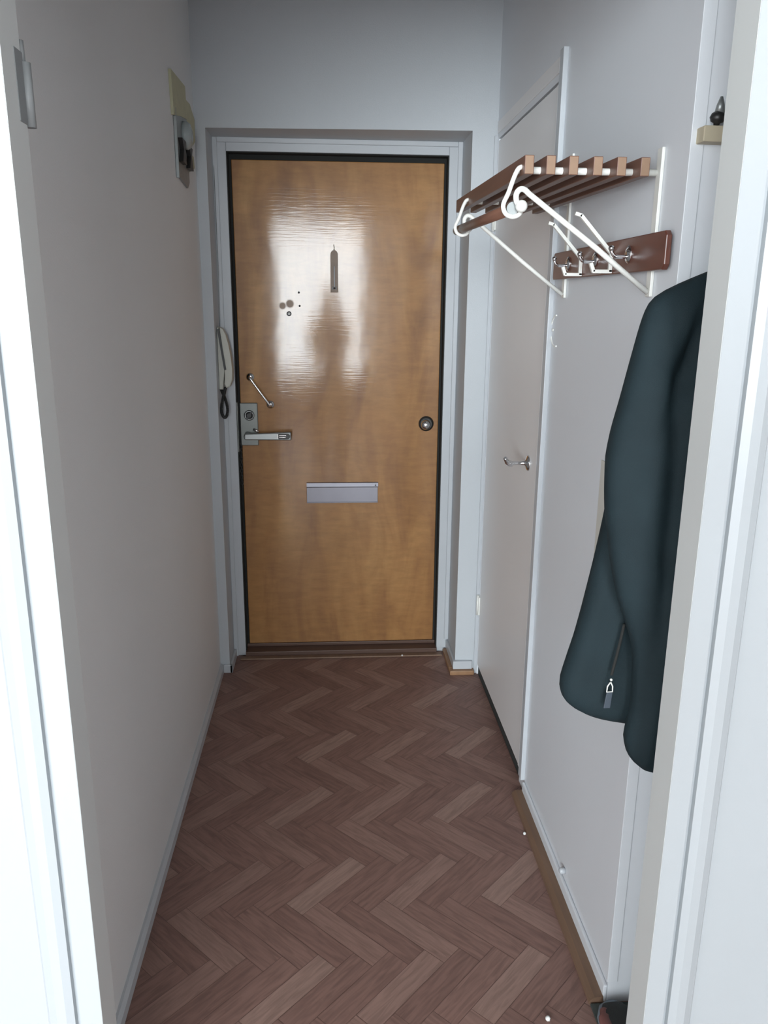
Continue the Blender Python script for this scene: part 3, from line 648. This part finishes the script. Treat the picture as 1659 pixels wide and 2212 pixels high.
# ---------------------------------------------------------------- things on the floor
tag(MB().box(0.556, 0.97, 1.06, 1.362, 0.0006, 0.006, 0.002).build('door_mat', M['mat']), 'dark grey mat on the floor of the niche at the bottom right', 'mat')
def shoe(loc, rz):
    t = thing('shoe', 'black shoe with a faded red side band at the bottom right corner of the floor', 'shoe', (0,0,0))
    bm = bmesh.new(); st = [(-0.125,0.006,0.020,0.030),(-0.115,0.026,0.034,0.070),(-0.08,0.034,0.038,0.092),(-0.03,0.036,0.040,0.088),(0.02,0.038,0.042,0.070),(0.07,0.042,0.046,0.054),(0.11,0.036,0.040,0.044),(0.135,0.022,0.026,0.034),(0.142,0.006,0.010,0.024)]
    def sec(y, w, z0, z1, n=20):
        return [bm.verts.new((w*math.copysign(abs(math.cos(a))**0.7, math.cos(a)), y, z0+(z1-z0)*(0.5+0.5*math.copysign(abs(math.sin(a))**0.7, math.sin(a))))) for a in [2*math.pi*k/n for k in range(n)]]
    def loft(which):
        R_ = []
        for y, w, ws, h in st:
            if which == 'upper': R_.append(sec(y, w, 0.018, h))
            elif which == 'sole': R_.append(sec(y*1.03, ws*1.04, 0.0125, 0.028))
        for A_, B_ in zip(R_, R_[1:]):
            for k in range(20): f = bm.faces.new((A_[k], A_[(k+1)%20], B_[(k+1)%20], B_[k])); f.smooth = True
        bm.faces.new(R_[0][::-1]); bm.faces.new(R_[-1])
    loft('upper'); m = MB(); m.bm.free(); m.bm = bm; up = m.build('upper', M['rub'], t)
    bm = bmesh.new(); loft('sole'); m = MB(); m.bm.free(); m.bm = bm; m.build('sole', M['bluegrey'], t)
    b = MB(); b.tube(smooth_path([(-0.034,-0.07,0.040),(-0.036,0.0,0.048),(-0.038,0.05,0.044),(-0.034,0.09,0.036),(-0.024,0.118,0.032)],6), [0.010]*12+[0.013]*8+[0.010]*4+[0.005], 10); p = b.build('side_band', M['pink'], t); p['label'] = 'faded red band'
    t.location = loc; t.rotation_euler = (0, 0, rz)
    return t
sh = shoe((0.604, 1.208, -0.0063), math.radians(3))
for i, (x, y, r, lab) in enumerate(((0.453,1.330,0.0055,'small white crumb on the floor at the bottom edge beside the shoe'), (0.559-0.01,1.937,0.0045,'tiny white chip on the floor near the right wall below the cupboard'), (0.300,3.128,0.004,'white speck on the strip before the entrance door threshold'))):
    b = MB(); z = r if i < 2 else r+0.008
    b.ball((x, y, z*0.9), r, 6)
    for v in b.bm.verts: v.co += Vector(((v.co.x*931) % 1, (v.co.y*577) % 1, 0))*r*0.25; 
    tag(b.build('crumb', M['chip']), lab, 'crumb', 'white crumbs on the floor')

# ---------------------------------------------------------------- the photographer, seen only as a dark reflection in the door
M['skin'] = mat('skin', (0.45, 0.27, 0.19), 0.5)
M['knit'] = mat('dark_knit', (0.05, 0.05, 0.055), 0.9)
M['denim'] = mat('dark_denim', (0.04, 0.045, 0.06), 0.9)
M['hair'] = mat('dark_hair', (0.03, 0.02, 0.015), 0.6)
def skin(name, pts, edges, m, parent, root=0, sub=2):
    me = bpy.data.meshes.new(name); me.from_pydata([p[0] for p in pts], edges, [])
    o = bpy.data.objects.new(name, me); COL.objects.link(o); me.materials.append(m)
    sk = o.modifiers.new('skin', 'SKIN'); sk.use_smooth_shade = True
    if not me.skin_vertices: o.modifiers.remove(sk); bpy.context.view_layer.objects.active = o; sk = o.modifiers.new('skin', 'SKIN'); sk.use_smooth_shade = True
    for v, p in zip(me.skin_vertices[0].data, pts):
        rr = p[1]; v.radius = rr if isinstance(rr, tuple) else (rr, rr)
    me.skin_vertices[0].data[root].use_root = True
    ss = o.modifiers.new('sub', 'SUBSURF'); ss.levels = sub; ss.render_levels = sub
    if parent is not None: o.parent = parent; o.matrix_parent_inverse = Matrix.Translation(parent_world(parent)).inverted()
    return o
pr = thing('person', 'person in dark clothes holding up a phone, reflected in the varnished entrance door', 'person', (0, -0.36, 0))
V = [((0,-0.36,0.86),(0.13,0.09)), ((0,-0.36,1.02),(0.11,0.08)), ((0,-0.36,1.20),(0.13,0.09)), ((0,-0.36,1.29),(0.10,0.07)), ((0,-0.345,1.36),0.045), ((0,-0.33,1.42),(0.055,0.065)), ((0,-0.335,1.50),(0.068,0.085)), ((0,-0.34,1.56),(0.050,0.060))]
E_ = [(i, i+1) for i in range(7)]
for s_ in (-1, 1):
    k = len(V)
    V += [((s_*0.14,-0.36,1.285),0.045), ((s_*0.135,-0.25,1.10),0.034), ((s_*0.095,-0.10,1.33),0.024), ((s_*0.062,-0.065,1.40),(0.016,0.026))]
    E_ += [(3,k),(k,k+1),(k+1,k+2),(k+2,k+3)]
    for q, (dz, ln, rr) in enumerate(((0.070,0.050,0.0075),(0.055,0.055,0.008),(0.038,0.055,0.008),(0.022,0.045,0.007))):
        b0 = len(V); V += [((s_*0.058,-0.055,1.405+dz*0.6),0.008), ((s_*0.052,-0.035,1.405+dz),rr), ((s_*0.042,-0.026,1.408+dz),rr*0.85)]
        E_ += [(k+3,b0),(b0,b0+1),(b0+1,b0+2)]
    b0 = len(V); V += [((s_*0.048,-0.075,1.415),0.010), ((s_*0.030,-0.066,1.432),0.009), ((s_*0.018,-0.058,1.445),0.007)]
    E_ += [(k+3,b0),(b0,b0+1),(b0+1,b0+2)]
    k = len(V); V += [((s_*0.085,-0.36,0.80),0.075), ((s_*0.09,-0.35,0.46),0.050), ((s_*0.09,-0.37,0.10),0.036), ((s_*0.095,-0.30,0.045),0.032), ((s_*0.10,-0.22,0.033),0.026)]
    E_ += [(0,k),(k,k+1),(k+1,k+2),(k+2,k+3),(k+3,k+4)]
body = skin('body', V, E_, M['skin'], pr)
T = [((0,-0.36,0.84),(0.15,0.11)), ((0,-0.36,1.02),(0.125,0.095)), ((0,-0.36,1.20),(0.145,0.105)), ((0,-0.36,1.29),(0.115,0.085)), ((0,-0.352,1.335),0.058)]
TE = [(0,1),(1,2),(2,3),(3,4)]
for s_ in (-1, 1):
    k = len(T); T += [((s_*0.135,-0.36,1.285),0.048), ((s_*0.14,-0.25,1.10),0.042), ((s_*0.105,-0.12,1.31),0.036)]
    TE += [(3,k),(k,k+1),(k+1,k+2)]
skin('sweater', T, TE, M['knit'], pr)
T = [((0,-0.36,0.87),(0.14,0.105))]; TE = []
for s_ in (-1, 1):
    k = len(T); T += [((s_*0.087,-0.36,0.79),0.088), ((s_*0.09,-0.35,0.46),0.064), ((s_*0.09,-0.37,0.09),0.052)]
    TE += [(0,k),(k,k+1),(k+1,k+2)]
skin('trousers', T, TE, M['denim'], pr)
b = MB()
g = bmesh.ops.create_uvsphere(b.bm, u_segments=32, v_segments=20, radius=1.0, matrix=Matrix.Translation((0,-0.362,1.525)) @ Matrix.Diagonal((0.078,0.088,0.085,1)))
for f in b.bm.faces: f.smooth = True
b.build('hair', M['hair'], pr)
for s_ in (-1, 1):
    MB().lathe((s_*0.026,-0.258,1.49), (0,1,0), [(-0.012,0.010),(0.0,0.0115),(0.006,0.007),(0.008,0.0)], 14).build('eye', M['trim'], pr)
MB().hexa(((-0.012,-0.262,1.455),(0.012,-0.262,1.455),(0.010,-0.235,1.458),(-0.010,-0.235,1.458),(-0.006,-0.262,1.495),(0.006,-0.262,1.495),(0.004,-0.256,1.493),(-0.004,-0.256,1.493)), 0.003).build('nose', M['skin'], pr)
MB().tube([(-0.022,-0.258,1.432),(0,-0.252,1.430),(0.022,-0.258,1.432)], [0.003,0.005,0.003], 10).build('mouth', M['pink'], pr)
ph = thing('smartphone', 'black smartphone held up by the person reflected in the door', 'phone', (0,-0.047,1.45))
MB().box(-0.037, 0.037, -0.052, -0.043, 1.400, 1.505, 0.003).build('case', M['black'], ph)
